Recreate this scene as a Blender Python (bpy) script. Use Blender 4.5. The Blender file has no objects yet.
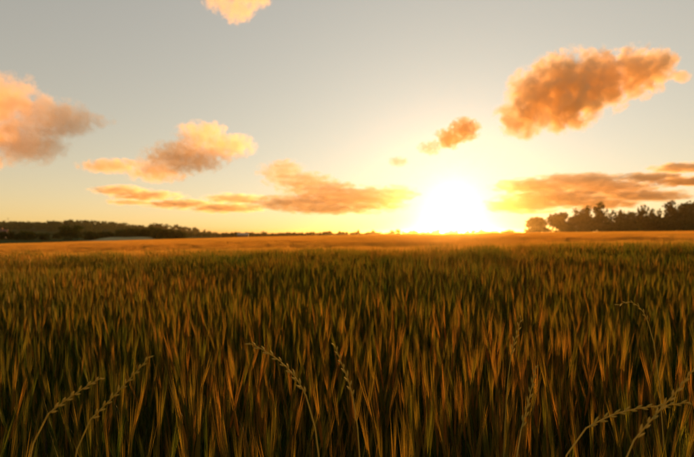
import bpy, math, random
import numpy as np
from mathutils import Vector, Matrix

R = math.radians
SC = bpy.context.scene
COL = SC.collection

# ------------------------------------------------------------------ camera
CAMZ = 1.35
FPX = 694 * 24 / 36.0          # focal length in photograph pixels
HOR = 232.5                    # eye level row in the photograph
cd = bpy.data.cameras.new("camera")
cam = bpy.data.objects.new("camera", cd)
COL.objects.link(cam)
cam.location = (0, 0, CAMZ)
cam.rotation_euler = (R(90), 0, 0)
cd.lens = 24
cd.sensor_width = 36
cd.shift_y = (HOR - 228.5) / 694.0
cd.clip_start = 0.05
cd.clip_end = 40000
cd.dof.use_dof = True
cd.dof.focus_distance = 1.15
cd.dof.aperture_fstop = 4.2
SC.camera = cam


def at(px, py, Y):
    return Vector(((px - 347) / FPX * Y, Y, CAMZ + (HOR - py) / FPX * Y))


# ------------------------------------------------------------------ sky, sun, exposure
SUN_PX, SUN_PY = 453, 206
_s = (at(SUN_PX, SUN_PY, 100) - cam.location).normalized()
SUN_EL = math.asin(_s.z)
SUN_AZ = math.atan2(_s.x, _s.y)        # clockwise from +Y

w = bpy.data.worlds.new("World")
SC.world = w
w.use_nodes = True
nt = w.node_tree
nt.nodes.clear()


def N(tree, typ, **kw):
    n = tree.nodes.new(typ)
    for k, v in kw.items():
        setattr(n, k, v)
    return n


def math_node(tree, op, a, b=None, clamp=False):
    n = N(tree, "ShaderNodeMath", operation=op, use_clamp=clamp)
    for i, v in enumerate((a, b)):
        if v is None:
            continue
        if isinstance(v, (int, float)):
            n.inputs[i].default_value = v
        else:
            tree.links.new(v, n.inputs[i])
    return n.outputs[0]


tc = N(nt, "ShaderNodeTexCoord")
sep = N(nt, "ShaderNodeSeparateXYZ")
nt.links.new(tc.outputs["Generated"], sep.inputs[0])
zc = math_node(nt, "MAXIMUM", sep.outputs[2], 0.004)
com = N(nt, "ShaderNodeCombineXYZ")
nt.links.new(sep.outputs[0], com.inputs[0])
nt.links.new(sep.outputs[1], com.inputs[1])
nt.links.new(zc, com.inputs[2])
sky = N(nt, "ShaderNodeTexSky", sky_type='NISHITA')
sky.sun_disc = False
sky.sun_elevation = SUN_EL
sky.sun_rotation = SUN_AZ
sky.altitude = 0
sky.air_density = 1.0
sky.dust_density = 0.0
sky.ozone_density = 0.6
nt.links.new(com.outputs[0], sky.inputs["Vector"])
tint = N(nt, "ShaderNodeMix", data_type='RGBA', blend_type='MULTIPLY')
tint.inputs[0].default_value = 1.0
gam = N(nt, "ShaderNodeGamma")                             # the camera's gentle contrast on the sky
gam.inputs[1].default_value = 0.49
nt.links.new(sky.outputs[0], gam.inputs[0])
nt.links.new(gam.outputs[0], tint.inputs[6])
tint.inputs[7].default_value = (1.0, 0.86, 0.755, 1)       # warm white balance of the picture
bg = N(nt, "ShaderNodeBackground")
bg.inputs[1].default_value = 0.15
nt.links.new(tint.outputs[2], bg.inputs[0])
# the sun itself with its aureole in the low, moist air
dot = N(nt, "ShaderNodeVectorMath", operation='DOT_PRODUCT')
nt.links.new(tc.outputs["Generated"], dot.inputs[0])
dot.inputs[1].default_value = _s
ang = math_node(nt, "ARCCOSINE", math_node(nt, "MINIMUM", dot.outputs["Value"], 0.999999))
deg = math_node(nt, "MULTIPLY", ang, 180 / math.pi)


def expo(scale, power, amp):
    t = math_node(nt, "POWER", math_node(nt, "DIVIDE", deg, scale), power)
    e = math_node(nt, "EXPONENT", math_node(nt, "MULTIPLY", t, -1.0))
    return math_node(nt, "MULTIPLY", e, amp)


def glow(scale, power, amp, col):
    b = N(nt, "ShaderNodeBackground")
    b.inputs[0].default_value = (*col, 1)
    nt.links.new(expo(scale, power, amp), b.inputs[1])
    return b


shaders = [bg,
           glow(0.8, 2.0, 8.0, (1.0, 0.93, 0.72)),
           glow(2.2, 1.4, 0.12, (1.0, 0.82, 0.45)),
           glow(16.0, 1.0, 0.27, (1.0, 0.84, 0.60))]
prev = shaders[0].outputs[0]
for s_ in shaders[1:]:
    ad = N(nt, "ShaderNodeAddShader")
    nt.links.new(prev, ad.inputs[0])
    nt.links.new(s_.outputs[0], ad.inputs[1])
    prev = ad.outputs[0]
wo = N(nt, "ShaderNodeOutputWorld")
nt.links.new(prev, wo.inputs["Surface"])

sl = bpy.data.lights.new("sun", 'SUN')
sl.energy = 4.0
sl.angle = R(0.53)
sl.color = (1.0, 0.48, 0.13)
so = bpy.data.objects.new("sun", sl)
COL.objects.link(so)
so.rotation_euler = (-_s).to_track_quat('-Z', 'Y').to_euler()
so.location = (30, 100, 60)

SC.view_settings.view_transform = 'Standard'
SC.view_settings.look = 'None'
SC.view_settings.exposure = 1.27
SC.view_settings.gamma = 1.0
SC.render.engine = 'CYCLES'
SC.cycles.volume_bounces = 8
SC.cycles.max_bounces = 10
SC.cycles.transmission_bounces = 4
SC.cycles.transparent_max_bounces = 16
SC.cycles.sample_clamp_indirect = 4.0
SC.cycles.volume_step_rate = 1.0
SC.cycles.use_denoising = True

# ------------------------------------------------------------------ helpers


def tag(o, label=None, cat=None, group=None, kind=None):
    if label:
        o["label"] = label
    if cat:
        o["category"] = cat
    if group:
        o["group"] = group
    if kind:
        o["kind"] = kind
    return o


def mesh(name, V, F, mats=None, mi=None, smooth=False):
    m = bpy.data.meshes.new(name)
    m.from_pydata([tuple(v) for v in V], [], [tuple(f) for f in F])
    for a in (mats or []):
        m.materials.append(a)
    if mi is not None:
        m.polygons.foreach_set("material_index", np.asarray(mi, dtype=np.int32))
    if smooth:
        m.polygons.foreach_set("use_smooth", np.ones(len(m.polygons), dtype=bool))
    m.update()
    return m


def obj(name, data, parent=None, loc=(0, 0, 0), rz=0, sc=None):
    o = bpy.data.objects.new(name, data)
    COL.objects.link(o)
    o.location = loc
    o.rotation_euler = (0, 0, rz)
    if sc is not None:
        o.scale = (sc, sc, sc) if isinstance(sc, (int, float)) else sc
    if parent is not None:
        o.parent = parent
    return o


class MB:
    """collects faces with material slots"""

    def __init__(self):
        self.V = []
        self.F = []
        self.M = []

    def add(self, V, F, m=0):
        k = len(self.V)
        self.V += [tuple(v) for v in V]
        for f in F:
            self.F.append(tuple(i + k for i in f))
            self.M.append(m)

    def box(self, a, b, m=0):
        x0, y0, z0 = a
        x1, y1, z1 = b
        self.add([(x0, y0, z0), (x1, y0, z0), (x1, y1, z0), (x0, y1, z0),
                  (x0, y0, z1), (x1, y0, z1), (x1, y1, z1), (x0, y1, z1)],
                 [(0, 3, 2, 1), (4, 5, 6, 7), (0, 1, 5, 4), (1, 2, 6, 5), (2, 3, 7, 6), (3, 0, 4, 7)], m)

    def tube(self, P, r, n=5, m=0):
        P = [Vector(p) for p in P]
        V = []
        for i, p in enumerate(P):
            d = (P[min(i + 1, len(P) - 1)] - P[max(i - 1, 0)]).normalized()
            u = d.cross(Vector((0.3, 1, 0.2))).normalized()
            v = d.cross(u)
            for k in range(n):
                a = 2 * math.pi * k / n
                V.append(p + (u * math.cos(a) + v * math.sin(a)) * r[i])
        F = []
        for i in range(len(P) - 1):
            for k in range(n):
                k2 = (k + 1) % n
                F.append((i * n + k, i * n + k2, (i + 1) * n + k2, (i + 1) * n + k))
        self.add(V, F, m)

    def ribbon(self, P, wd, side, m=0):
        """flat tapering blade along P, width wd[i], across the direction side; slightly folded"""
        V = []
        F = []
        for i, p in enumerate(P):
            p = Vector(p)
            V += [p - side * wd[i], p + side * wd[i]]
        for i in range(len(P) - 1):
            F.append((2 * i, 2 * i + 1, 2 * i + 3, 2 * i + 2))
        self.add(V, F, m)

    def build(self, name, mats, smooth=False):
        return mesh(name, self.V, self.F, mats, self.M, smooth)


# ------------------------------------------------------------------ terrain shape


def sstep(a, b, t):
    t = np.clip((np.asarray(t, float) - a) / (b - a), 0, 1)
    return t * t * (3 - 2 * t)


EDGE_X = -83.0


def ground(x, y):
    x = np.asarray(x, float)
    y = np.asarray(y, float)
    xl = np.minimum(x, 0)
    g = 0.018 * np.clip(x, -50, 60) + 0.004 * np.clip(x - 60, 0, 400)
    g = g + 0.030 * np.clip(x + 50, EDGE_X + 50, 0)                 # falls off towards the left edge
    g = g + 0.016 * np.clip(EDGE_X - x, 0, 110)                     # rises a little beyond it
    g = g - 0.004 * np.clip(y, -100, 300)
    g = g + 0.07 * np.exp(-((y - 11) / 5) ** 2) - 0.28 * np.exp(-((y - 27) / 9) ** 2)
    g = g + 0.05 * np.sin(x * 0.33 + 1) * np.sin(y * 0.21) * sstep(3, 9, y)
    fall = sstep(310, 900, y)
    g = g * (1 - fall) + (-9.0) * fall
    # wooded hill on the left
    h = 19.0 * sstep(-225, -400, x) * sstep(430, 690, y) * (1 - sstep(900, 1500, y))
    h = h * (1 + 0.10 * np.sin(x * 0.031) + 0.06 * np.sin(x * 0.083 + 2))
    return g + h


def gz(x, y):
    return float(ground(x, y))


def cell_mesh(name, xs, ys, mat, dz=0.0, zfun=ground):
    X, Y = np.meshgrid(xs, ys)
    Z = zfun(X, Y) + dz
    V = np.stack([X.ravel(), Y.ravel(), Z.ravel()], 1)
    nx = len(xs)
    F = []
    for j in range(len(ys) - 1):
        for i in range(nx - 1):
            a = j * nx + i
            F.append((a, a + 1, a + nx + 1, a + nx))
    return mesh(name, V.tolist(), F, [mat], smooth=True)


# ------------------------------------------------------------------ materials


def new_mat(name):
    m = bpy.data.materials.new(name)
    m.use_nodes = True
    t = m.node_tree
    t.nodes.clear()
    out = N(t, "ShaderNodeOutputMaterial")
    return m, t, out


def noise(t, scale, detail=4, vec=None, rough=0.55):
    n = N(t, "ShaderNodeTexNoise")
    n.inputs["Scale"].default_value = scale
    n.inputs["Detail"].default_value = detail
    n.inputs["Roughness"].default_value = rough
    if vec is not None:
        t.links.new(vec, n.inputs["Vector"])
    return n.outputs["Fac"]


def ramp(t, fac, stops):
    r = N(t, "ShaderNodeValToRGB")
    cr = r.color_ramp
    while len(cr.elements) < len(stops):
        cr.elements.new(0.5)
    for e, (p, c) in zip(cr.elements, stops):
        e.position = p
        e.color = (*c, 1)
    t.links.new(fac, r.inputs[0])
    return r.outputs[0]


def mixc(t, fac, a, b, mode='MIX'):
    n = N(t, "ShaderNodeMix", data_type='RGBA', blend_type=mode)
    for i, v in ((0, fac), (6, a), (7, b)):
        if isinstance(v, (int, float)):
            n.inputs[i].default_value = v
        elif isinstance(v, tuple):
            n.inputs[i].default_value = (*v, 1)
        else:
            t.links.new(v, n.inputs[i])
    return n.outputs[2]


def ground_mat(name, stops, scale, bump=0.5):
    m, t, out = new_mat(name)
    geo = N(t, "ShaderNodeNewGeometry")
    f = noise(t, scale, 6, geo.outputs["Position"])
    c = ramp(t, f, stops)
    b = N(t, "ShaderNodeBsdfPrincipled")
    b.inputs["Roughness"].default_value = 0.95
    b.inputs["Specular IOR Level"].default_value = 0.0
    t.links.new(c, b.inputs["Base Color"])
    bp = N(t, "ShaderNodeBump")
    bp.inputs["Strength"].default_value = bump
    bp.inputs["Distance"].default_value = 0.3
    t.links.new(noise(t, scale * 5, 4, geo.outputs["Position"]), bp.inputs["Height"])
    t.links.new(bp.outputs[0], b.inputs["Normal"])
    t.links.new(b.outputs[0], out.inputs[0])
    return m


def leaf_mat(name, stops, patch=0.5, trans=0.5, wet=0.0, fine=0.35, rnd=0.35):
    """thin plant tissue: diffuse + translucent; colour varies by patch of the field and by plant"""
    m, t, out = new_mat(name)
    geo = N(t, "ShaderNodeNewGeometry")
    oi = N(t, "ShaderNodeObjectInfo")
    f1 = noise(t, patch, 3, geo.outputs["Position"])
    f1 = math_node(t, "MULTIPLY", math_node(t, "SUBTRACT", f1, 0.5), 1.5)
    f2 = math_node(t, "MULTIPLY", math_node(t, "SUBTRACT", oi.outputs["Random"], 0.5), rnd * 2)
    f3 = noise(t, 9.0, 2, geo.outputs["Position"])
    f3 = math_node(t, "MULTIPLY", math_node(t, "SUBTRACT", f3, 0.5), fine * 2)
    f = math_node(t, "ADD", math_node(t, "ADD", math_node(t, "ADD", f1, f2), f3), 0.5, clamp=True)
    c = ramp(t, f, stops)
    d = N(t, "ShaderNodeBsdfDiffuse")
    tr = N(t, "ShaderNodeBsdfTranslucent")
    t.links.new(c, d.inputs[0])
    t.links.new(c, tr.inputs[0])
    mx = N(t, "ShaderNodeMixShader")
    mx.inputs[0].default_value = trans
    t.links.new(d.outputs[0], mx.inputs[1])
    t.links.new(tr.outputs[0], mx.inputs[2])
    last = mx.outputs[0]
    if wet > 0:
        g = N(t, "ShaderNodeBsdfGlossy")
        g.inputs["Roughness"].default_value = 0.5
        g.inputs[0].default_value = (0.85, 0.75, 0.5, 1)
        m2 = N(t, "ShaderNodeMixShader")
        fr = N(t, "ShaderNodeFresnel")                  # waxy sheen that shows at grazing angles
        fr.inputs[0].default_value = 1.45
        t.links.new(math_node(t, "MULTIPLY", fr.outputs[0], wet), m2.inputs[0])
        t.links.new(last, m2.inputs[1])
        t.links.new(g.outputs[0], m2.inputs[2])
        last = m2.outputs[0]
    t.links.new(last, out.inputs[0])
    return m


def plain_mat(name, col, rough=0.8, var=0.25, scale=3.0):
    m, t, out = new_mat(name)
    tcx = N(t, "ShaderNodeTexCoord")
    f = noise(t, scale, 5, tcx.outputs["Object"])
    c = ramp(t, f, [(0.3, tuple(v * (1 - var) for v in col)), (0.7, tuple(min(1, v * (1 + var)) for v in col))])
    b = N(t, "ShaderNodeBsdfPrincipled")
    b.inputs["Roughness"].default_value = rough
    t.links.new(c, b.inputs["Base Color"])
    t.links.new(b.outputs[0], out.inputs[0])
    return m


M_SOIL = ground_mat("field soil", [(0.3, (0.030, 0.020, 0.011)), (0.7, (0.060, 0.042, 0.022))], 0.8)
M_VERGE = ground_mat("verge grass", [(0.3, (0.030, 0.060, 0.010)), (0.7, (0.060, 0.100, 0.018))], 0.25)
M_PALE = ground_mat("pale stubble", [(0.3, (0.24, 0.22, 0.11)), (0.7, (0.32, 0.28, 0.14))], 0.10)
M_HILL = ground_mat("hill grass", [(0.3, (0.035, 0.05, 0.02)), (0.7, (0.06, 0.075, 0.03))], 0.01)

M_STRAW = leaf_mat("barley green", [(0.0, (0.018, 0.060, 0.004)), (0.45, (0.045, 0.078, 0.006)),
                                    (0.75, (0.10, 0.095, 0.010)), (1.0, (0.17, 0.085, 0.014))], 0.55, 0.6, 0.08)
M_EAR = leaf_mat("barley ear", [(0.0, (0.055, 0.092, 0.006)), (0.40, (0.13, 0.118, 0.009)),
                                (0.72, (0.235, 0.145, 0.013)), (1.0, (0.30, 0.135, 0.016))], 0.5, 0.65, 0.08)
M_GOLD = leaf_mat("ripe barley ear", [(0.0, (0.46, 0.26, 0.03)), (0.5, (0.60, 0.31, 0.04)), (1.0, (0.64, 0.28, 0.035))],
                  0.08, 0.6, 0.1, 0.15, 0.15)  # paler, more golden ears for the farther crop
M_RYE = leaf_mat("rye grass straw", [(0.0, (0.34, 0.28, 0.06)), (1.0, (0.48, 0.38, 0.10))], 3.0, 0.5, 0.1)
M_BARK = plain_mat("bark", (0.055, 0.042, 0.030), 0.9, 0.35, 4.0)
M_FOL = leaf_mat("tree foliage", [(0.0, (0.018, 0.028, 0.005)), (0.5, (0.036, 0.046, 0.007)),
                                  (1.0, (0.075, 0.082, 0.022))], 0.35, 0.35, 0.0)
M_FOL2 = leaf_mat("far wood foliage", [(0.0, (0.025, 0.040, 0.014)), (0.5, (0.045, 0.060, 0.018)),
                                       (1.0, (0.085, 0.085, 0.028))], 0.06, 0.3, 0.0)
M_WALL = plain_mat("render wall", (0.60, 0.56, 0.48), 0.9, 0.10)
M_ROOF = plain_mat("clay roof", (0.17, 0.07, 0.045), 0.85, 0.25)
M_SHEET = plain_mat("pale sheet roof", (0.25, 0.22, 0.17), 0.5, 0.15)
M_DARK = plain_mat("dark opening", (0.03, 0.03, 0.035), 0.3, 0.1)
M_WOOD = plain_mat("weathered wood", (0.10, 0.075, 0.05), 0.9, 0.3)

# ------------------------------------------------------------------ ground sheet and strips
gs = np.concatenate([np.linspace(0, 40, 41), np.geomspace(42, 9000, 70)])
xs = np.concatenate([-gs[::-1][:-1], gs])
ys = np.concatenate([-np.geomspace(5, 3000, 14)[::-1], gs])
tag(obj("ground", cell_mesh("ground", xs, ys, M_SOIL)), kind="structure")
FAR_Y = 288.0


def strip(name, x0, x1, y0, y1, nx, ny, mat, dz, shear=None):
    xs_, ys_ = np.linspace(x0, x1, nx), np.linspace(y0, y1, ny)
    o = obj(name, cell_mesh(name, xs_, ys_, mat, dz))
    return tag(o, kind="structure")


def bumpy(x, y):
    return ground(x, y) + 0.12 * np.sin(x * 0.9 + y * 0.31) * np.sin(y * 0.47 + 1)


strip("grass_verge", -108, EDGE_X, 40, 330, 12, 60, M_VERGE, 0.06)
strip("far_meadow", EDGE_X + 0.02, 700, FAR_Y + 1, 420, 60, 16, M_VERGE, 0.08)
strip("far_meadow", -1600, -108.02, 40, 1500, 60, 60, M_HILL, 0.10)
strip("far_meadow", -108, 1600, 421, 1500, 40, 40, M_HILL, 0.10)


def pale_z(x, y):
    return ground(x, y) + 1.5 * sstep(0, 10, x + 113) * sstep(0, 3, -97 - x) * sstep(0, 12, y - 192) * sstep(0, 25, 255 - y)


po = obj("pale_field", cell_mesh("pale_field", np.linspace(-113, -97, 16), np.linspace(192, 255, 40), M_PALE, 0.16, pale_z))
tag(po, kind="structure")


# ------------------------------------------------------------------ trees


def leaf_cloud(rng, lobes, n, size, flat=1.0):
    """n little leaf-clump faces spread through ellipsoid lobes (cx,cy,cz,rx,ry,rz)"""
    L = np.array(lobes, float)
    vol = L[:, 3] * L[:, 4] * L[:, 5]
    idx = rng.choice(len(L), n, p=vol / vol.sum())
    d = rng.normal(size=(n, 3))
    d /= np.linalg.norm(d, axis=1)[:, None]
    r = rng.random(n) ** (1 / 2.2)
    # ragged outline: the radius is broken up by direction
    wob = 1 + 0.16 * np.sin(d[:, 0] * 7 + idx) * np.sin(d[:, 2] * 9 + 2 * idx) + 0.10 * rng.normal(size=n)
    P = L[idx, :3] + d * (r * wob)[:, None] * L[idx, 3:]
    a = rng.normal(size=(n, 3))
    a /= np.linalg.norm(a, axis=1)[:, None]
    b = np.cross(a, rng.normal(size=(n, 3)))
    b /= np.linalg.norm(b, axis=1)[:, None]
    s = size * rng.uniform(0.5, 1.3, n)[:, None]
    V = np.stack([P - a * s, P + b * s * 0.7, P + a * s, P - b * s * 0.7], 1).reshape(-1, 3)
    F = np.arange(4 * n).reshape(-1, 4)
    return V, F


def fast_mesh(name, V, F, mat):
    m = bpy.data.meshes.new(name)
    n = len(F)
    m.vertices.add(len(V))
    m.vertices.foreach_set("co", V.astype(np.float32).ravel())
    m.loops.add(n * 4)
    m.loops.foreach_set("vertex_index", F.astype(np.int32).ravel())
    m.polygons.add(n)
    m.polygons.foreach_set("loop_start", np.arange(0, 4 * n, 4, dtype=np.int32))
    m.polygons.foreach_set("loop_total", np.full(n, 4, dtype=np.int32))
    m.materials.append(mat)
    m.update(calc_edges=True)
    return m


def tree(name, px, top_py, wpx, Y, style, label, group, cat="tree", seed=0, base_py=None, n=2600):
    rng = np.random.default_rng(seed + 11)
    x = (px - 347) / FPX * Y
    z0 = gz(x, Y)
    H = CAMZ + (HOR - top_py) / FPX * Y - z0
    W = wpx / FPX * Y
    root = obj(name, None, loc=(x, Y, z0))
    root.empty_display_size = 0.5
    lobes = []
    if style == 'round':
        k0 = 0.22
        lobes.append((0, 0, H * 0.60, W * 0.40, W * 0.40, H * 0.30))
        for i in range(9):
            a = rng.uniform(0, 6.28)
            rr = W * rng.uniform(0.18, 0.36)
            lobes.append((rr * math.cos(a), rr * math.sin(a), H * rng.uniform(0.42, 0.84),
                          W * rng.uniform(0.13, 0.22), W * rng.uniform(0.13, 0.22), H * rng.uniform(0.10, 0.16)))
    elif style == 'open':                       # flat-topped, gaps under the crown
        for i in range(11):
            a = rng.uniform(0, 6.28)
            rr = W * rng.uniform(0.05, 0.42)
            lobes.append((rr * math.cos(a), rr * math.sin(a), H * rng.uniform(0.42, 0.88),
                          W * rng.uniform(0.12, 0.20), W * rng.uniform(0.12, 0.20), H * rng.uniform(0.08, 0.14)))
    elif style == 'tall':
        for i in range(12):
            f = i / 11
            ww = W * (0.62 - 0.36 * f ** 1.5)
            lobes.append((rng.normal() * W * 0.16 * (1 - 0.8 * f), rng.normal() * W * 0.13, H * (0.14 + 0.77 * f),
                          ww * rng.uniform(0.5, 0.85), ww * 0.7, H * rng.uniform(0.07, 0.10)))
    elif style == 'spiky':                      # several upright leaders with pointed tops
        for k in range(4):
            cx = W * (-0.36 + 0.24 * k) + rng.normal() * 0.1
            hk = H * rng.uniform(0.80, 0.97)
            for i in range(11):
                f = i / 10
                lobes.append((cx + rng.normal() * W * 0.04, rng.normal() * W * 0.10, hk * (0.15 + 0.78 * f),
                              W * 0.20 * (1.1 - f * 0.75) * rng.uniform(0.7, 1.3), W * 0.18 * (1.15 - f * 0.8), H * 0.085))
    elif style == 'full':                       # foliage down to the ground
        lobes.append((0, 0, H * 0.42, W * 0.46, W * 0.46, H * 0.42))
        for i in range(12):
            a = rng.uniform(0, 6.28)
            rr = W * rng.uniform(0.18, 0.40)
            lobes.append((rr * math.cos(a), rr * math.sin(a), H * rng.uniform(0.2, 0.84),
                          W * rng.uniform(0.14, 0.24), W * rng.uniform(0.14, 0.24), H * rng.uniform(0.10, 0.16)))
    else:                                       # bush
        for i in range(12):
            a = rng.uniform(0, 6.28)
            rr = W * rng.uniform(0.0, 0.34)
            lobes.append((rr * math.cos(a), rr * math.sin(a), H * rng.uniform(0.15, 0.72) * (1 - 0.5 * rr / W),
                          W * rng.uniform(0.15, 0.24), W * rng.uniform(0.15, 0.24), H * rng.uniform(0.16, 0.26)))
    size = max(0.20, 0.034 * (W * H) ** 0.5)
    V, F = leaf_cloud(rng, lobes, n, size)
    V[:, 2] = np.maximum(V[:, 2], 0.05)
    # trunk and limbs
    tb = MB()
    bend = [(rng.normal() * 0.012 * H, rng.normal() * 0.012 * H) for _ in range(6)]
    P = [(bend[i][0] * (i > 0), bend[i][1] * (i > 0), H * 0.155 * i - (0.3 if i == 0 else 0)) for i in range(6)]
    r0 = max(0.10, 0.017 * H)
    tb.tube(P, [r0 * (1.25 if i == 0 else 1 - 0.15 * i) for i in range(6)], 7)
    for i, lb in enumerate(lobes[:9]):
        k = 1 + (i % 4)
        p0 = Vector(P[k])
        p1 = Vector(lb[:3])
        mid = p0.lerp(p1, 0.5) + Vector((0, 0, -0.04 * H))
        tb.tube([p0, mid, p1], [r0 * 0.45, r0 * 0.28, r0 * 0.10], 5)
    obj("trunk", tb.build("trunk", [M_BARK], True), root)
    obj("crown", fast_mesh("crown", V, F, M_FOL), root)
    tag(root, label, cat, group)
    return root


RIGHT = [  # px, top, width, depth, style, label
    (536, 215, 17, 300, 'round', "low rounded tree at the sunward end of the right tree row"),
    (556, 211, 17, 302, 'round', "broad round-crowned tree, second from the sunward end of the row"),
    (571, 214, 9, 304, 'full', "small tree squeezed between the broad round crown and a taller round tree"),
    (582, 204, 15, 300, 'full', "tall round-headed tree just before the bright gap in the tree row"),
    (600, 201.5, 15, 299, 'tall', "tall column-like tree just right of the bright gap in the row"),
    (613, 207, 12, 303, 'spiky', "narrow tree with two pointed tips beside the column-like tree"),
    (624, 209, 13, 298, 'full', "lower rounded tree in the dip of the right tree row"),
    (636, 208, 12, 304, 'full', "dark rounded tree between the dip and the feathery tree"),
    (645, 203.5, 11, 300, 'spiky', "feathery tree with several upright pointed leaders in the right row"),
    (658, 204, 13, 302, 'spiky', "second feathery tree, just left of the two highest crowns"),
    (671, 199.5, 14, 298, 'tall', "high narrow-topped tree next to the highest crown at the right"),
    (687, 198.5, 20, 296, 'full', "highest and broadest dark tree at the right edge of the picture"),
    (706, 203, 20, 300, 'full', "dark round tree cut off by the right edge of the picture"),
]
for i, (px, tp, wp, Y, st, lab) in enumerate(RIGHT):
    tree("tree", px, tp, wp * 1.35, Y, st, lab, "trees in the row at the right", seed=100 + i, n=4200)

BUSH_R = [(539, 222.5, 32), (566, 221.5, 32), (590, 220, 28), (612, 217, 26), (634, 215, 28), (656, 214, 28), (678, 214, 28), (700, 214, 28)]
BL = ["bush under the low rounded tree nearest the sun", "bush under the broad round-crowned tree, second of the row",
      "bush filling the foot of the bright gap in the tree row", "bush at the foot of the narrow two-tipped tree",
      "bush in front of the dip in the right tree row", "bush under the second feathery tree",
      "bush under the two highest trees of the row", "bush at the foot of the tree cut by the right edge"]
for i, (px, tp, wp) in enumerate(BUSH_R):
    tree("bush", px, tp, wp * 1.2, 292 + i % 3, 'bush', BL[i], "undergrowth of the right tree row", "bush", seed=150 + i, n=2600)
tree("bush", 509, 229, 18, 340, 'bush', "low bush mound on the skyline between the sun and the tree row", "skyline bushes", "bush", 171, n=1200)
tree("bush", 492, 230.5, 16, 360, 'bush', "smallest skyline bush right below the sun", "skyline bushes", "bush", 172, n=1000)

LEFT = [
    (70, 223.5, 17, 200, 'full', "dark round tree standing alone above the pale strip at the left", "tree"),
    (8, 229, 22, 185, 'bush', "dark bush in front of the red-roofed house", "bush"),
    (27, 228, 26, 190, 'bush', "broad dark bush in the hedge right of the house", "bush"),
    (42, 230, 16, 192, 'bush', "lower dark bush at the sunward end of the house hedge", "bush"),
    (58, 231.5, 10, 205, 'bush', "small bush tucked against the lone round tree, house side", "bush"),
    (92, 229, 18, 215, 'bush', "low hedge bush just right of the lone round tree", "bush"),
    (108, 229.5, 17, 222, 'bush', "low hedge bush behind the middle of the pale strip", "bush"),
    (121, 227, 11, 232, 'full', "first tree of the dark clump behind the pale strip's end", "tree"),
    (132, 226, 13, 236, 'full', "second tree of the dark clump, leaning over the pale strip", "tree"),
    (143, 227, 12, 238, 'full', "third tree of the dark clump, at the tip of the pale strip", "tree"),
    (156, 225.3, 15, 240, 'full', "tallest rounded tree in the dark clump left of centre", "tree"),
    (168, 227, 12, 242, 'full', "tree right after the tallest one in the dark clump", "tree"),
    (179, 229, 13, 244, 'full', "last and lowest tree of the dark clump, sunward end", "tree"),
]
for i, (px, tp, wp, Y, st, lab, cat) in enumerate(LEFT):
    tree(cat, px, tp, wp * 1.35, Y, st, lab, "trees and bushes beyond the left field edge", cat, seed=200 + i, n=2400)


def wood(name, pts, hmin, hmax, n, size, seed, label, cat):
    rng = np.random.default_rng(seed)
    lob = []
    for (x, y) in pts:
        h = rng.uniform(hmin, hmax)
        wd = h * rng.uniform(0.35, 0.55)
        z = gz(x, y)
        for k in range(3):
            lob.append((x + rng.normal() * wd * 0.45, y + rng.normal() * wd * 0.45, z + h * rng.uniform(0.4, 0.72),
                        wd * rng.uniform(0.5, 0.8), wd * rng.uniform(0.5, 0.8), h * rng.uniform(0.2, 0.32)))
        lob.append((x, y, z + h * 0.25, wd * 0.8, wd * 0.8, h * 0.26))
    V, F = leaf_cloud(rng, lob, n, size)
    o = obj(name, fast_mesh(name, V, F, M_FOL2))
    tag(o, label, cat, kind="stuff")


rngw = np.random.default_rng(5)
pts = []
for k in range(1500):
    y = rngw.uniform(520, 800)
    x = rngw.uniform(-760, -225)
    if rngw.random() < 0.25 + 0.75 * float(sstep(-230, -330, x)):
        pts.append((x, y))
wood("hillside_wood", pts, 6.0, 7.2, 130000, 0.65, 6, "wooded hillside behind the hedges at the left", "wood")
pts = []
for k in range(230):
    px = rngw.uniform(178, 540)
    Y = rngw.uniform(430, 560)
    pts.append(((px - 347) / FPX * Y, Y))
wood("far_hedgerow", pts, 3.5, 6.5, 40000, 0.6, 7, "dark line of far hedgerow along the skyline at centre", "hedgerow")
pts = []
for k in range(160):
    px = rngw.uniform(150, 420)
    Y = rngw.uniform(800, 1000)
    pts.append(((px - 347) / FPX * Y, Y))
wood("far_wood", pts, 8, 12, 20000, 1.2, 8, "low far wood on the horizon beyond the hedgerow", "wood")

# ------------------------------------------------------------------ buildings


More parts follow.
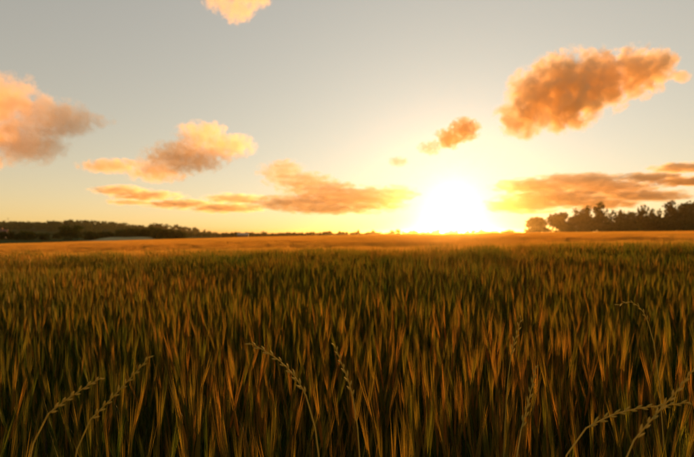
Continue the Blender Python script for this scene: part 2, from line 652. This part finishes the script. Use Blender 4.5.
def building(name, px, Y, W, D, hw, hr, rz, wall, roof, label, cat, windows=True):
    x = (px - 347) / FPX * Y
    root = obj(name, None, loc=(x, Y, gz(x, Y)), rz=rz)
    b = MB()
    b.box((-W / 2, -D / 2, -0.3), (W / 2, D / 2, hw))
    b.add([(-W / 2, -D / 2, hw), (-W / 2, D / 2, hw), (-W / 2, 0, hw + hr - 0.1)], [(0, 2, 1)])
    b.add([(W / 2, -D / 2, hw), (W / 2, D / 2, hw), (W / 2, 0, hw + hr - 0.1)], [(0, 1, 2)])
    obj("wall", b.build("wall", [wall]), root)
    r = MB()
    o_, t_ = 0.35, 0.16
    for s in (-1, 1):
        e = Vector((0, s * (D / 2 + o_), hw - hr * o_ / (D / 2)))
        p = Vector((0, 0, hw + hr))
        V = []
        for xx in (-W / 2 - 0.3, W / 2 + 0.3):
            for q in (e, p):
                V += [(xx, q.y, q.z), (xx, q.y, q.z + t_)]
        r.add(V, [(0, 1, 3, 2), (4, 6, 7, 5), (0, 4, 5, 1), (1, 5, 7, 3), (0, 2, 6, 4)])
    ro = obj("roof", r.build("roof", [roof]), root)
    if windows:
        c = MB()
        c.box((W * 0.25 - 0.35, -0.35, hw + hr * 0.6), (W * 0.25 + 0.35, 0.35, hw + hr + 0.9))
        c.box((W * 0.25 - 0.42, -0.42, hw + hr + 0.9), (W * 0.25 + 0.42, 0.42, hw + hr + 1.02))
        obj("chimney", c.build("chimney", [M_ROOF]), ro)
        for xx in (-W * 0.3, W * 0.3):
            q = MB()
            q.box((xx - 0.55, -D / 2 - 0.05, 1.0), (xx + 0.55, -D / 2 + 0.02, 2.2))
            wo_ = obj("window", q.build("window", [M_SHEET]), root)
            q = MB()
            q.box((xx - 0.47, -D / 2 - 0.07, 1.08), (xx + 0.47, -D / 2 - 0.045, 2.12))
            obj("pane", q.build("pane", [M_DARK]), wo_)
    q = MB()
    dw = 0.5 if windows else 1.6
    q.box((-dw, -D / 2 - 0.06, 0), (dw, -D / 2 + 0.02, 2.1 if windows else 2.6))
    obj("door", q.build("door", [M_WOOD]), root)
    tag(root, label, cat)


building("house", -4, 215, 8.5, 6.5, 2.3, 1.8, R(25), M_WALL, M_ROOF,
         "pale house with red roof half hidden by bushes at left edge", "house")
building("barn", 243, 405, 9, 6, 2.8, 1.4, R(10), M_WOOD, M_SHEET,
         "small pale barn in front of the far hedgerow at centre left", "barn", windows=False)
xm = (8 - 347) / FPX * 690
ur = obj("utility_pole", None, loc=(xm, 690, gz(xm, 690)))
q = MB()
q.tube([(0, 0, -0.3), (0, 0, 6), (0, 0, 12.5)], [0.22, 0.19, 0.15], 7)
obj("pole", q.build("pole", [M_WOOD]), ur)
q = MB()
q.box((-1.2, -0.08, 11.6), (1.2, 0.08, 11.85))
obj("crossarm", q.build("crossarm", [M_WOOD]), ur)
tag(ur, "thin utility pole standing above the wooded hill at far left", "utility pole")

# ------------------------------------------------------------------ barley


def barley(rng, detail=1.0, split=False, height=None):
    """one barley stalk: curved stem, narrow leaves, ear with long awns"""
    H = height or rng.uniform(0.66, 0.86)
    lean = rng.uniform(0, 6.28)
    la = rng.uniform(0.005, 0.05)
    L = Vector((math.cos(lean), math.sin(lean), 0))
    stem, ear, awn = MB(), MB(), MB()
    leaves = []
    ns = 5 if detail > 0.5 else 2
    P = []
    for i in range(ns + 1):
        f = i / ns
        P.append(L * (la * f ** 2.2 * 1.3) + Vector((0, 0, H * f)))
    stem.tube(P, [0.0019 - 0.0007 * i / ns for i in range(ns + 1)], 3)
    nl = 3 if detail > 0.5 else 2
    for k in range(nl):
        f = rng.uniform(0.22, 0.80)
        base = L * (la * f ** 2.2 * 1.3) + Vector((0, 0, H * f))
        a = rng.uniform(0, 6.28)
        d = Vector((math.cos(a), math.sin(a), 0))
        ln = rng.uniform(0.14, 0.26)
        up = rng.uniform(0.9, 1.35)
        dr = rng.uniform(0.1, 0.6)
        pts_, wd = [], []
        nn = 5 if detail > 0.5 else 3
        for i in range(nn + 1):
            t = i / nn
            pts_.append(base + d * (ln * 0.22 * t ** 1.4) + Vector((0, 0, ln * (up * t - dr * t * t))))
            wd.append(0.0025 * max(0.02, (1 - t ** 2.0)) * (0.6 + 0.4 * min(1, t * 5)))
        side = Vector((-d.y, d.x, 0.25 * rng.normal())).normalized()
        lm = MB()
        lm.ribbon(pts_, wd, side)
        leaves.append(lm)
    # ear
    tip = P[-1]
    dirv = (P[-1] - P[-2]).normalized()
    nod = rng.uniform(0.0, 0.12)
    ed = (dirv + L * nod).normalized()
    EL = rng.uniform(0.065, 0.095)
    ne = 4
    E = [tip + ed * (EL * 1.1 * i / ne) + L * (0.012 * nod * (i / ne) ** 2) for i in range(ne + 1)]
    ear.tube(E, [0.0016, 0.0038, 0.0042, 0.0034, 0.0008], 4 if detail > 0.5 else 3)
    na = 20 if detail > 0.5 else 8
    wa = 0.0007 if detail > 0.5 else 0.0018
    for k in range(na):
        f = rng.uniform(0.08, 1.0)
        b = tip + ed * (EL * f)
        a = rng.uniform(0, 6.28)
        o_ = Vector((math.cos(a), math.sin(a), 0)) * rng.uniform(0.015, 0.085)
        d = (ed + o_).normalized()
        ln = rng.uniform(0.10, 0.17)
        s_ = d.cross(Vector((rng.normal(), rng.normal(), 0.3))).normalized()
        e = b + d * ln + L * 0.02 * nod
        awn.add([b - s_ * wa, b + s_ * wa, e], [(0, 1, 2)])
    if split:
        return stem, leaves, ear, awn
    out = MB()
    out.add(stem.V, stem.F, 0)
    for l_ in leaves:
        out.add(l_.V, l_.F, 0)
    out.add(ear.V, ear.F, 1)
    out.add(awn.V, awn.F, 1)
    return out


def patch(rng, size, n, detail, ear=None):
    """a square metre or so of standing crop"""
    protos = [barley(rng, detail) for _ in range(8)]
    out_V, out_F, out_M = [], [], []
    k = 0
    for i in range(n):
        p = protos[i % 8]
        a = rng.uniform(0, 6.28)
        s = rng.uniform(0.76, 1.14)
        ca, sa = math.cos(a) * s, math.sin(a) * s
        V = np.array(p.V)
        Q = np.empty_like(V)
        ox, oy = rng.uniform(-size / 2, size / 2, 2)
        Q[:, 0] = V[:, 0] * ca - V[:, 1] * sa + ox
        Q[:, 1] = V[:, 0] * sa + V[:, 1] * ca + oy
        Q[:, 2] = V[:, 2] * s
        out_V.append(Q)
        out_F += [tuple(j + k for j in f) for f in p.F]
        out_M += p.M
        k += len(V)
    return mesh("barley_patch", np.concatenate(out_V).tolist(), out_F, [M_STRAW, ear or M_EAR], out_M)


HID = bpy.data.collections.new("crop sources")        # never linked to the scene: only instanced


def source(name, m):
    o = bpy.data.objects.new(name, m)
    HID.objects.link(o)
    return o


def crop_nodes(name, srcs):
    ng = bpy.data.node_groups.new(name, "GeometryNodeTree")
    ng.interface.new_socket("Geometry", in_out='INPUT', socket_type='NodeSocketGeometry')
    ng.interface.new_socket("Geometry", in_out='OUTPUT', socket_type='NodeSocketGeometry')
    gi = ng.nodes.new("NodeGroupInput")
    go = ng.nodes.new("NodeGroupOutput")
    g2i = ng.nodes.new("GeometryNodeGeometryToInstance")
    for s in reversed(srcs):
        oi = ng.nodes.new("GeometryNodeObjectInfo")
        oi.inputs["Object"].default_value = s
        oi.inputs["As Instance"].default_value = True
        ng.links.new(oi.outputs["Geometry"], g2i.inputs[0])

    def attr(n, typ):
        a = ng.nodes.new("GeometryNodeInputNamedAttribute")
        a.data_type = typ
        a.inputs["Name"].default_value = n
        return a.outputs["Attribute"]
    ip = ng.nodes.new("GeometryNodeInstanceOnPoints")
    ip.inputs["Pick Instance"].default_value = True
    ng.links.new(gi.outputs[0], ip.inputs["Points"])
    ng.links.new(g2i.outputs[0], ip.inputs["Instance"])
    ng.links.new(attr("pick", 'INT'), ip.inputs["Instance Index"])
    e2r = ng.nodes.new("FunctionNodeEulerToRotation")
    ng.links.new(attr("rot", 'FLOAT_VECTOR'), e2r.inputs[0])
    ng.links.new(e2r.outputs[0], ip.inputs["Rotation"])
    ng.links.new(attr("scl", 'FLOAT_VECTOR'), ip.inputs["Scale"])
    ng.links.new(ip.outputs[0], go.inputs[0])
    return ng


def crop(name, P, pick, rot, scl, srcs, label, cat):
    m = bpy.data.meshes.new(name)
    m.vertices.add(len(P))
    m.vertices.foreach_set("co", np.asarray(P, np.float32).ravel())
    for nm, typ, arr, key in (("pick", 'INT', pick, "value"), ("rot", 'FLOAT_VECTOR', rot, "vector"),
                              ("scl", 'FLOAT_VECTOR', scl, "vector")):
        at_ = m.attributes.new(nm, typ, 'POINT')
        at_.data.foreach_set(key, np.asarray(arr, np.int32 if typ == 'INT' else np.float32).ravel())
    o = obj(name, m)
    md = o.modifiers.new("crop", 'NODES')
    md.node_group = crop_nodes(name, srcs)
    return tag(o, label, cat, kind="stuff")


CROP = 0.82            # the crop stands about 0.75 m high
prng = np.random.default_rng(21)
WEDGE = 0.80


def scatter(y0, y1, dens, margin):
    """points over the wedge of field the photograph sees"""
    A = []
    n = int((WEDGE * (y1 * y1 - y0 * y0) + 2 * margin * (y1 - y0)) * dens)
    while len(A) < n:
        y = y0 + (y1 - y0) * prng.random(4 * n)
        x = (prng.random(4 * n) * 2 - 1) * (WEDGE * y1 + margin)
        ok = np.abs(x) < WEDGE * y + margin
        A += list(zip(x[ok], y[ok]))
    A = np.array(A[:n])
    keep = (A[:, 0] > EDGE_X) & (A[:, 1] < FAR_Y)
    return A[keep]


def growth(x, y):
    """slow waves of taller and shorter crop"""
    return 1.0 + 0.05 * np.sin(x * 1.3 + 0.6 * y) * np.sin(y * 0.9) + 0.04 * np.sin(x * 0.37 + 2) * np.sin(y * 0.29 + 1)


# single stalks near the camera
singles = [source("barley_source", barley(prng, 1.0).build("barley", [M_STRAW, M_EAR])) for _ in range(24)]
A = scatter(0.80, 8.0, 720, 1.2)
# thin, clumpy growth: tillers stand in tufts
cl = np.sin(A[:, 0] * 9 + np.sin(A[:, 1] * 5) * 2) * np.sin(A[:, 1] * 8 + A[:, 0] * 3)
A = A[prng.random(len(A)) < 0.72 + 0.28 * cl]
A = A[np.hypot(A[:, 0], A[:, 1]) > 0.92]
n = len(A)
P = np.column_stack([A, ground(A[:, 0], A[:, 1]) - 0.01])
rot = np.column_stack([prng.normal(0, 0.035, n), prng.normal(0, 0.035, n), prng.random(n) * 6.28])
s = CROP * prng.uniform(0.72, 1.16, n) * growth(A[:, 0], A[:, 1])
crop("near_barley", P, prng.integers(0, 24, n), rot, np.column_stack([s, s, s]), singles,
     "dense standing barley crop of the foreground", "barley")

mids = [source("barley_patch", patch(prng, 0.55, 110, 1.0, M_GOLD if k > 5 else None)) for k in range(10)]
A = scatter(7.8, 38, 5.6, 2.0)
n = len(A)
P = np.column_stack([A, ground(A[:, 0], A[:, 1])])
rot = np.column_stack([prng.normal(0, 0.03, n), prng.normal(0, 0.03, n), prng.random(n) * 6.28])
s = CROP * prng.uniform(0.90, 1.08, n) * growth(A[:, 0], A[:, 1])
gold = prng.random(n) < sstep(8, 27, A[:, 1] + 2.5 * np.sin(A[:, 0] * 0.5))          # paler, more golden ears further out
pick = np.where(gold, prng.integers(6, 10, n), prng.integers(0, 6, n))
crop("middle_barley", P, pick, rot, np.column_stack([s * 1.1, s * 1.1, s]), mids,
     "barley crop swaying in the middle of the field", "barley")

fars = [source("barley_patch", patch(prng, 1.8, 320, 0.3, M_GOLD)) for _ in range(5)]
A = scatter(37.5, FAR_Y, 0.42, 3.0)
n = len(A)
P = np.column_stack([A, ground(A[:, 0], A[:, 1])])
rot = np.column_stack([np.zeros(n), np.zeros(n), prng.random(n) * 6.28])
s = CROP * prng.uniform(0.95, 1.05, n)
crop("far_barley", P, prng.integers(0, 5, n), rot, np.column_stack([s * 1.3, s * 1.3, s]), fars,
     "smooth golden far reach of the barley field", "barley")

# ---- the nearest stalks, each one its own object
protos = []
for k in range(8):
    st, lv, er, aw = barley(prng, 1.0, split=True, height=float(prng.uniform(0.70, 0.84)))
    protos.append((st.build("stem", [M_STRAW], True), [l_.build("leaf", [M_STRAW]) for l_ in lv],
                   er.build("ear", [M_EAR], True), aw.build("awns", [M_EAR])))
cnt = 0
while cnt < 180:
    y = prng.uniform(1.15, 2.6)
    x = prng.uniform(-0.74, 0.74) * y
    st, lv, er, aw = protos[cnt % 8]
    s = CROP * float(prng.uniform(0.92, 1.14))
    o = obj("barley_stalk", None, loc=(x, y, gz(x, y) - 0.01), sc=s)
    o.empty_display_size = 0.05
    o.rotation_euler = (float(prng.normal(0, 0.04)), float(prng.normal(0, 0.04)), float(prng.random() * 6.28))
    obj("stem", st, o)
    for l_ in lv:
        obj("leaf", l_, o)
    e_ = obj("ear", er, o)
    obj("awns", aw, e_)
    tag(o, "single bearded barley stalk at the very front of the field", "barley", "front barley stalks")
    cnt += 1

# ------------------------------------------------------------------ rye grass seed heads arching over the crop


def rye(name_label, pix, Y0, Y1, wpx=3.4):
    """seed head through the given photograph pixels (tip first), then a stem down to the soil"""
    rng = np.random.default_rng(len(name_label) * 7)
    n = len(pix)
    Y0, Y1 = Y0 * 0.80, Y1 * 0.80
    K = [at(px, py, Y0 + (Y1 - Y0) * i / (n - 1)) for i, (px, py) in enumerate(pix)]
    K = K[::-1]                                                     # base of the head first
    # smooth polyline (Catmull-Rom)
    S = []
    for i in range(len(K) - 1):
        p0, p1, p2, p3 = K[max(i - 1, 0)], K[i], K[i + 1], K[min(i + 2, len(K) - 1)]
        for j in range(8):
            t = j / 8
            S.append(0.5 * ((2 * p1) + (p2 - p0) * t + (2 * p0 - 5 * p1 + 4 * p2 - p3) * t * t
                            + (3 * p1 - p0 - 3 * p2 + p3) * t ** 3))
    S.append(K[-1])
    foot = K[0] + (K[0] - K[1]).normalized() * 0.05
    d0 = (K[0] - K[1]).normalized()
    gx, gy = K[0].x + d0.x * 0.12, K[0].y + d0.y * 0.12
    g0 = Vector((gx, gy, gz(gx, gy) - 0.02))
    root = obj("rye_grass", None, loc=g0)
    root.empty_display_size = 0.05
    off = g0
    st = MB()
    stemP = []
    for j in range(9):
        t = j / 8
        c1, c2 = g0 + Vector((0, 0, 0.35 * (K[0].z - g0.z))), K[0] + d0 * 0.10
        stemP.append((1 - t) ** 3 * g0 + 3 * (1 - t) ** 2 * t * c1 + 3 * (1 - t) * t * t * c2 + t ** 3 * K[0])
    path = stemP + S[1:]
    st.tube([p - off for p in path], [0.0013 - 0.0007 * i / len(path) for i in range(len(path))], 5)
    obj("stem", st.build("stem", [M_RYE], True), root)
    # spikelets in two alternating rows
    total = sum((S[i + 1] - S[i]).length for i in range(len(S) - 1))
    step = float(rng.uniform(0.0085, 0.0105))
    k = 0
    acc = 0
    sp = MB()
    nxt = 0.006
    view = Vector((0, 1, 0))
    for i in range(len(S) - 1):
        seg = (S[i + 1] - S[i])
        while acc + seg.length > nxt:
            p = S[i] + seg * ((nxt - acc) / seg.length)
            d = seg.normalized()
            sd = d.cross(view).normalized() * (1 if k % 2 else -1)
            ax = (d + sd * rng.uniform(0.28, 0.5) + view * rng.normal() * 0.12).normalized()
            ln = rng.uniform(0.011, 0.015) * (1 - 0.35 * nxt / total)
            r = 0.0019 * (1 - 0.3 * nxt / total)
            q0 = p + sd * 0.0008
            sp.tube([q0 - off, q0 + ax * ln * 0.35 - off, q0 + ax * ln * 0.7 - off, q0 + ax * ln - off],
                    [r * 0.4, r, r * 0.8, r * 0.1], 5)
            k += 1
            nxt += step
        acc += seg.length
    obj("seed_head", sp.build("seed_head", [M_RYE], True), root)
    # one leaf low on the stem
    b = stemP[4]
    a = rng.uniform(0, 6.28)
    dd = Vector((math.cos(a), math.sin(a), 0))
    lf = MB()
    lf.ribbon([b + dd * 0.16 * t + Vector((0, 0, 0.16 * t - 0.14 * t * t)) - off for t in (0, .25, .5, .75, 1)],
              [0.002, 0.003, 0.0026, 0.0016, 0.0003], Vector((-dd.y, dd.x, 0.1)).normalized())
    obj("leaf", lf.build("leaf", [M_RYE]), root)
    tag(root, name_label, "grass", "rye grass seed heads")


rye("drooping seed head arching up and left, left of the picture's middle", [(249, 343), (265, 351), (283, 364), (297, 380), (306, 396)], 0.95, 0.98)
rye("short upright seed head just right of the arching one", [(335, 346), (341, 362), (348, 380), (353, 398)], 1.05, 1.07)
rye("long seed head slanting up right, highest in the dark left corner", [(149, 357), (138, 370), (124, 385), (108, 402), (90, 420)], 0.92, 0.95)
rye("seed head slanting right above the lower left corner", [(101, 378), (84, 388), (66, 400), (48, 414)], 0.88, 0.90)
rye("pale straight seed head standing highest right of the sun glare", [(521, 318), (518, 330), (514, 343), (511, 356)], 1.25, 1.26)
rye("long leaning seed head right of centre at the bottom", [(536, 366), (532, 386), (527, 408), (521, 430)], 1.0, 1.0)
rye("nearly level seed head at lower right pointing to its neighbour's middle", [(690, 402), (668, 405), (640, 408), (612, 415), (586, 428)], 0.9, 0.92)
rye("long seed head rising steeply to the right picture edge", [(702, 358), (690, 374), (676, 392), (658, 412), (634, 440)], 0.84, 0.88)
rye("thin curved seed head high at the right among dark stalks", [(618, 305), (630, 302), (641, 309), (648, 322)], 1.5, 1.5)

# ------------------------------------------------------------------ clouds: real volumes high over the land


def cloud_mat(lobes, dens, nscale, namp, seed, squash, aniso, col):
    m, t, out = new_mat("cloud vapour")
    L = t.links
    pos = N(t, "ShaderNodeTexCoord").outputs["Object"]

    def vm(op, a, b):
        n = N(t, "ShaderNodeVectorMath", operation=op)
        for i, v in enumerate((a, b)):
            if v is None:
                continue
            if isinstance(v, tuple):
                n.inputs[i].default_value = v
            else:
                L.new(v, n.inputs[i])
        return n

    def mt(op, a, b=None, clamp=False):
        return math_node(t, op, a, b, clamp)
    best = None
    for (c, r) in lobes:
        d = vm('DIVIDE', vm('SUBTRACT', pos, c).outputs[0], r)
        f = mt('SUBTRACT', 1.0, vm('LENGTH', d.outputs[0], None).outputs["Value"])
        if best is None:
            best = f
        else:
            n = N(t, "ShaderNodeMath", operation='SMOOTH_MAX')
            L.new(best, n.inputs[0])
            L.new(f, n.inputs[1])
            n.inputs[2].default_value = 0.2
            best = n.outputs[0]
    sc_ = vm('MULTIPLY', pos, (nscale, nscale, nscale * squash))
    off = vm('ADD', sc_.outputs[0], (seed * 3.7, seed * 1.3, seed * 2.1))
    n1 = noise(t, 1.0, 8, off.outputs[0], 0.66)
    nn = mt('MULTIPLY', mt('SUBTRACT', n1, 0.5), namp)
    f = mt('ADD', mt('MULTIPLY', best, 1.15), nn)
    f = mt('MULTIPLY', f, 3.0, clamp=True)
    edge = mt('MULTIPLY', mt('ADD', best, HULL - 1.0), 6.0, clamp=True)       # nothing reaches the hull
    f = mt('MULTIPLY', mt('MULTIPLY', f, edge), dens)
    pv = N(t, "ShaderNodeVolumePrincipled")
    pv.inputs["Color"].default_value = (*col, 1)  # orange tint: warm sunset light put into the vapour's own colour
    pv.inputs["Anisotropy"].default_value = aniso
    L.new(f, pv.inputs["Density"])
    L.new(pv.outputs[0], out.inputs["Volume"])
    m.cycles.volume_step_rate = 0.4
    return m


HULL = 1.28
_ico = None


def cloud(label, Y, lobes, tau=3.0, nscale=1.7, namp=4.6, seed=1, squash=1.0, aniso=0.45, depth=0.8, col=(1.0, 0.84, 0.60)):
    """lobes in photograph pixels (px, py, rx, ry) at distance Y; the hull is one closed mesh"""
    import bmesh
    cx = sum(l[0] for l in lobes) / len(lobes)
    cy = sum(l[1] for l in lobes) / len(lobes)
    c = at(cx, cy, Y)
    mpp = Y / FPX
    LB = []
    bm = bmesh.new()
    for i, (px, py, rx, ry) in enumerate(lobes):
        p = at(px, py, Y) - c
        r = (rx * mpp, max(rx * 0.6, ry) * mpp * depth, ry * mpp)
        p.y += math.sin(i * 2.4 + seed) * r[1] * 0.3
        LB.append((tuple(p), r))
        bmesh.ops.create_icosphere(bm, subdivisions=3, radius=1.0,
                                   matrix=Matrix.Translation(p) @ Matrix.Diagonal((*[v * HULL for v in r], 1)))
    m = bpy.data.meshes.new("cloud")
    bm.to_mesh(m)
    bm.free()
    rmin = min(min(l[1]) for l in LB)
    rmean = float(np.mean([l[1][2] for l in LB]))
    mat = cloud_mat(LB, tau / (2 * rmean), nscale / rmean, namp, seed, squash, aniso, col)
    m.materials.append(mat)
    o = obj("cloud", m, loc=c)
    md = o.modifiers.new("union", 'REMESH')
    md.mode = 'VOXEL'
    md.voxel_size = rmin * 0.30
    tag(o, label, "cloud", "sunset clouds")
    return o


cloud("largest cloud, grey-brown with glowing rim, high above the right tree row", 3000,
      [(524, 118, 26, 19), (536, 99, 28, 30), (564, 92, 36, 36), (600, 80, 36, 30), (632, 74, 32, 24), (658, 66, 20, 16), (678, 76, 12, 7), (560, 120, 30, 12)],
      tau=5.5, seed=1, namp=4.4, aniso=0.2)
cloud("small puff of cloud just above the sun", 4200, [(450, 138, 15, 10), (464, 130, 15, 11)], tau=6, seed=2, aniso=0.1)
cloud("tiny wisp between the small puff and the orange bank", 4200, [(430, 148, 12, 7), (398, 162, 10, 5)], tau=1.5, seed=3, aniso=0.1)
cloud("small orange cloud cut by the top of the picture", 2600, [(222, 3, 18, 11), (238, 9, 17, 14), (252, -6, 18, 14)], tau=1.3, seed=4, col=(1.0, 0.77, 0.46))
cloud("big orange cloud cut by the left edge of the picture", 3000,
      [(8, 105, 38, 28), (40, 118, 40, 24), (20, 142, 48, 22), (70, 122, 32, 16), (97, 119, 16, 9), (-25, 125, 40, 44)], tau=1.7, seed=5, col=(1.0, 0.75, 0.44))  # deeper orange tint, more of the sunset light painted into the vapour
cloud("ragged two-toned cloud right of the left edge cloud", 4200,
      [(203, 136, 26, 14), (224, 146, 28, 13), (188, 158, 40, 16), (158, 170, 32, 12), (112, 166, 32, 7), (238, 142, 16, 8)], tau=1.5, seed=6, col=(1.0, 0.77, 0.46))
cloud("long flat orange cloud bank left of the sun", 7000,
      [(282, 172, 24, 12), (302, 181, 34, 9), (322, 190, 40, 9), (350, 197, 52, 11), (300, 203, 52, 8), (375, 200, 34, 13), (396, 194, 24, 9), (330, 209, 50, 6)],
      tau=1.6, seed=7, aniso=0.15, squash=2.6, namp=4.2, nscale=0.9)
cloud("thin streaky cloud low over the left hills", 7000,
      [(118, 190, 28, 5), (150, 196, 34, 5), (182, 204, 36, 5), (225, 208, 38, 5), (236, 199, 30, 5), (128, 202, 24, 3)],
      tau=1.2, seed=8, squash=3.0, namp=4.2, nscale=0.5)
cloud("layered cloud streaks low above the right tree row", 7000,
      [(540, 186, 44, 8), (578, 181, 48, 7), (612, 187, 50, 8), (556, 198, 52, 9), (640, 196, 50, 6), (600, 203, 44, 6), (520, 206, 40, 8)],
      tau=1.7, seed=9, aniso=0.12, squash=3.0, namp=4.2, nscale=0.7)
cloud("thin cloud streak cut by the right edge of the picture", 6500,
      [(650, 177, 30, 4), (682, 168, 30, 5), (690, 181, 36, 5)], tau=1.8, seed=10, aniso=0.2, squash=3.0, namp=4.0, nscale=0.5)

# ------------------------------------------------------------------ haze: the evening air
hz = MB()
TOP = 25.5
hz.box((-9500, -3500, -14), (9500, 9500, TOP))
hm, ht, hout = new_mat("evening air")
pv = N(ht, "ShaderNodeVolumePrincipled")
pv.inputs["Color"].default_value = (1.0, 0.72, 0.32, 1)
pv.inputs["Density"].default_value = 0.00012
pv.inputs["Anisotropy"].default_value = 0.94
ht.links.new(pv.outputs[0], hout.inputs["Volume"])
ho = obj("haze", hz.build("haze", [hm]))
tag(ho, kind="stuff")
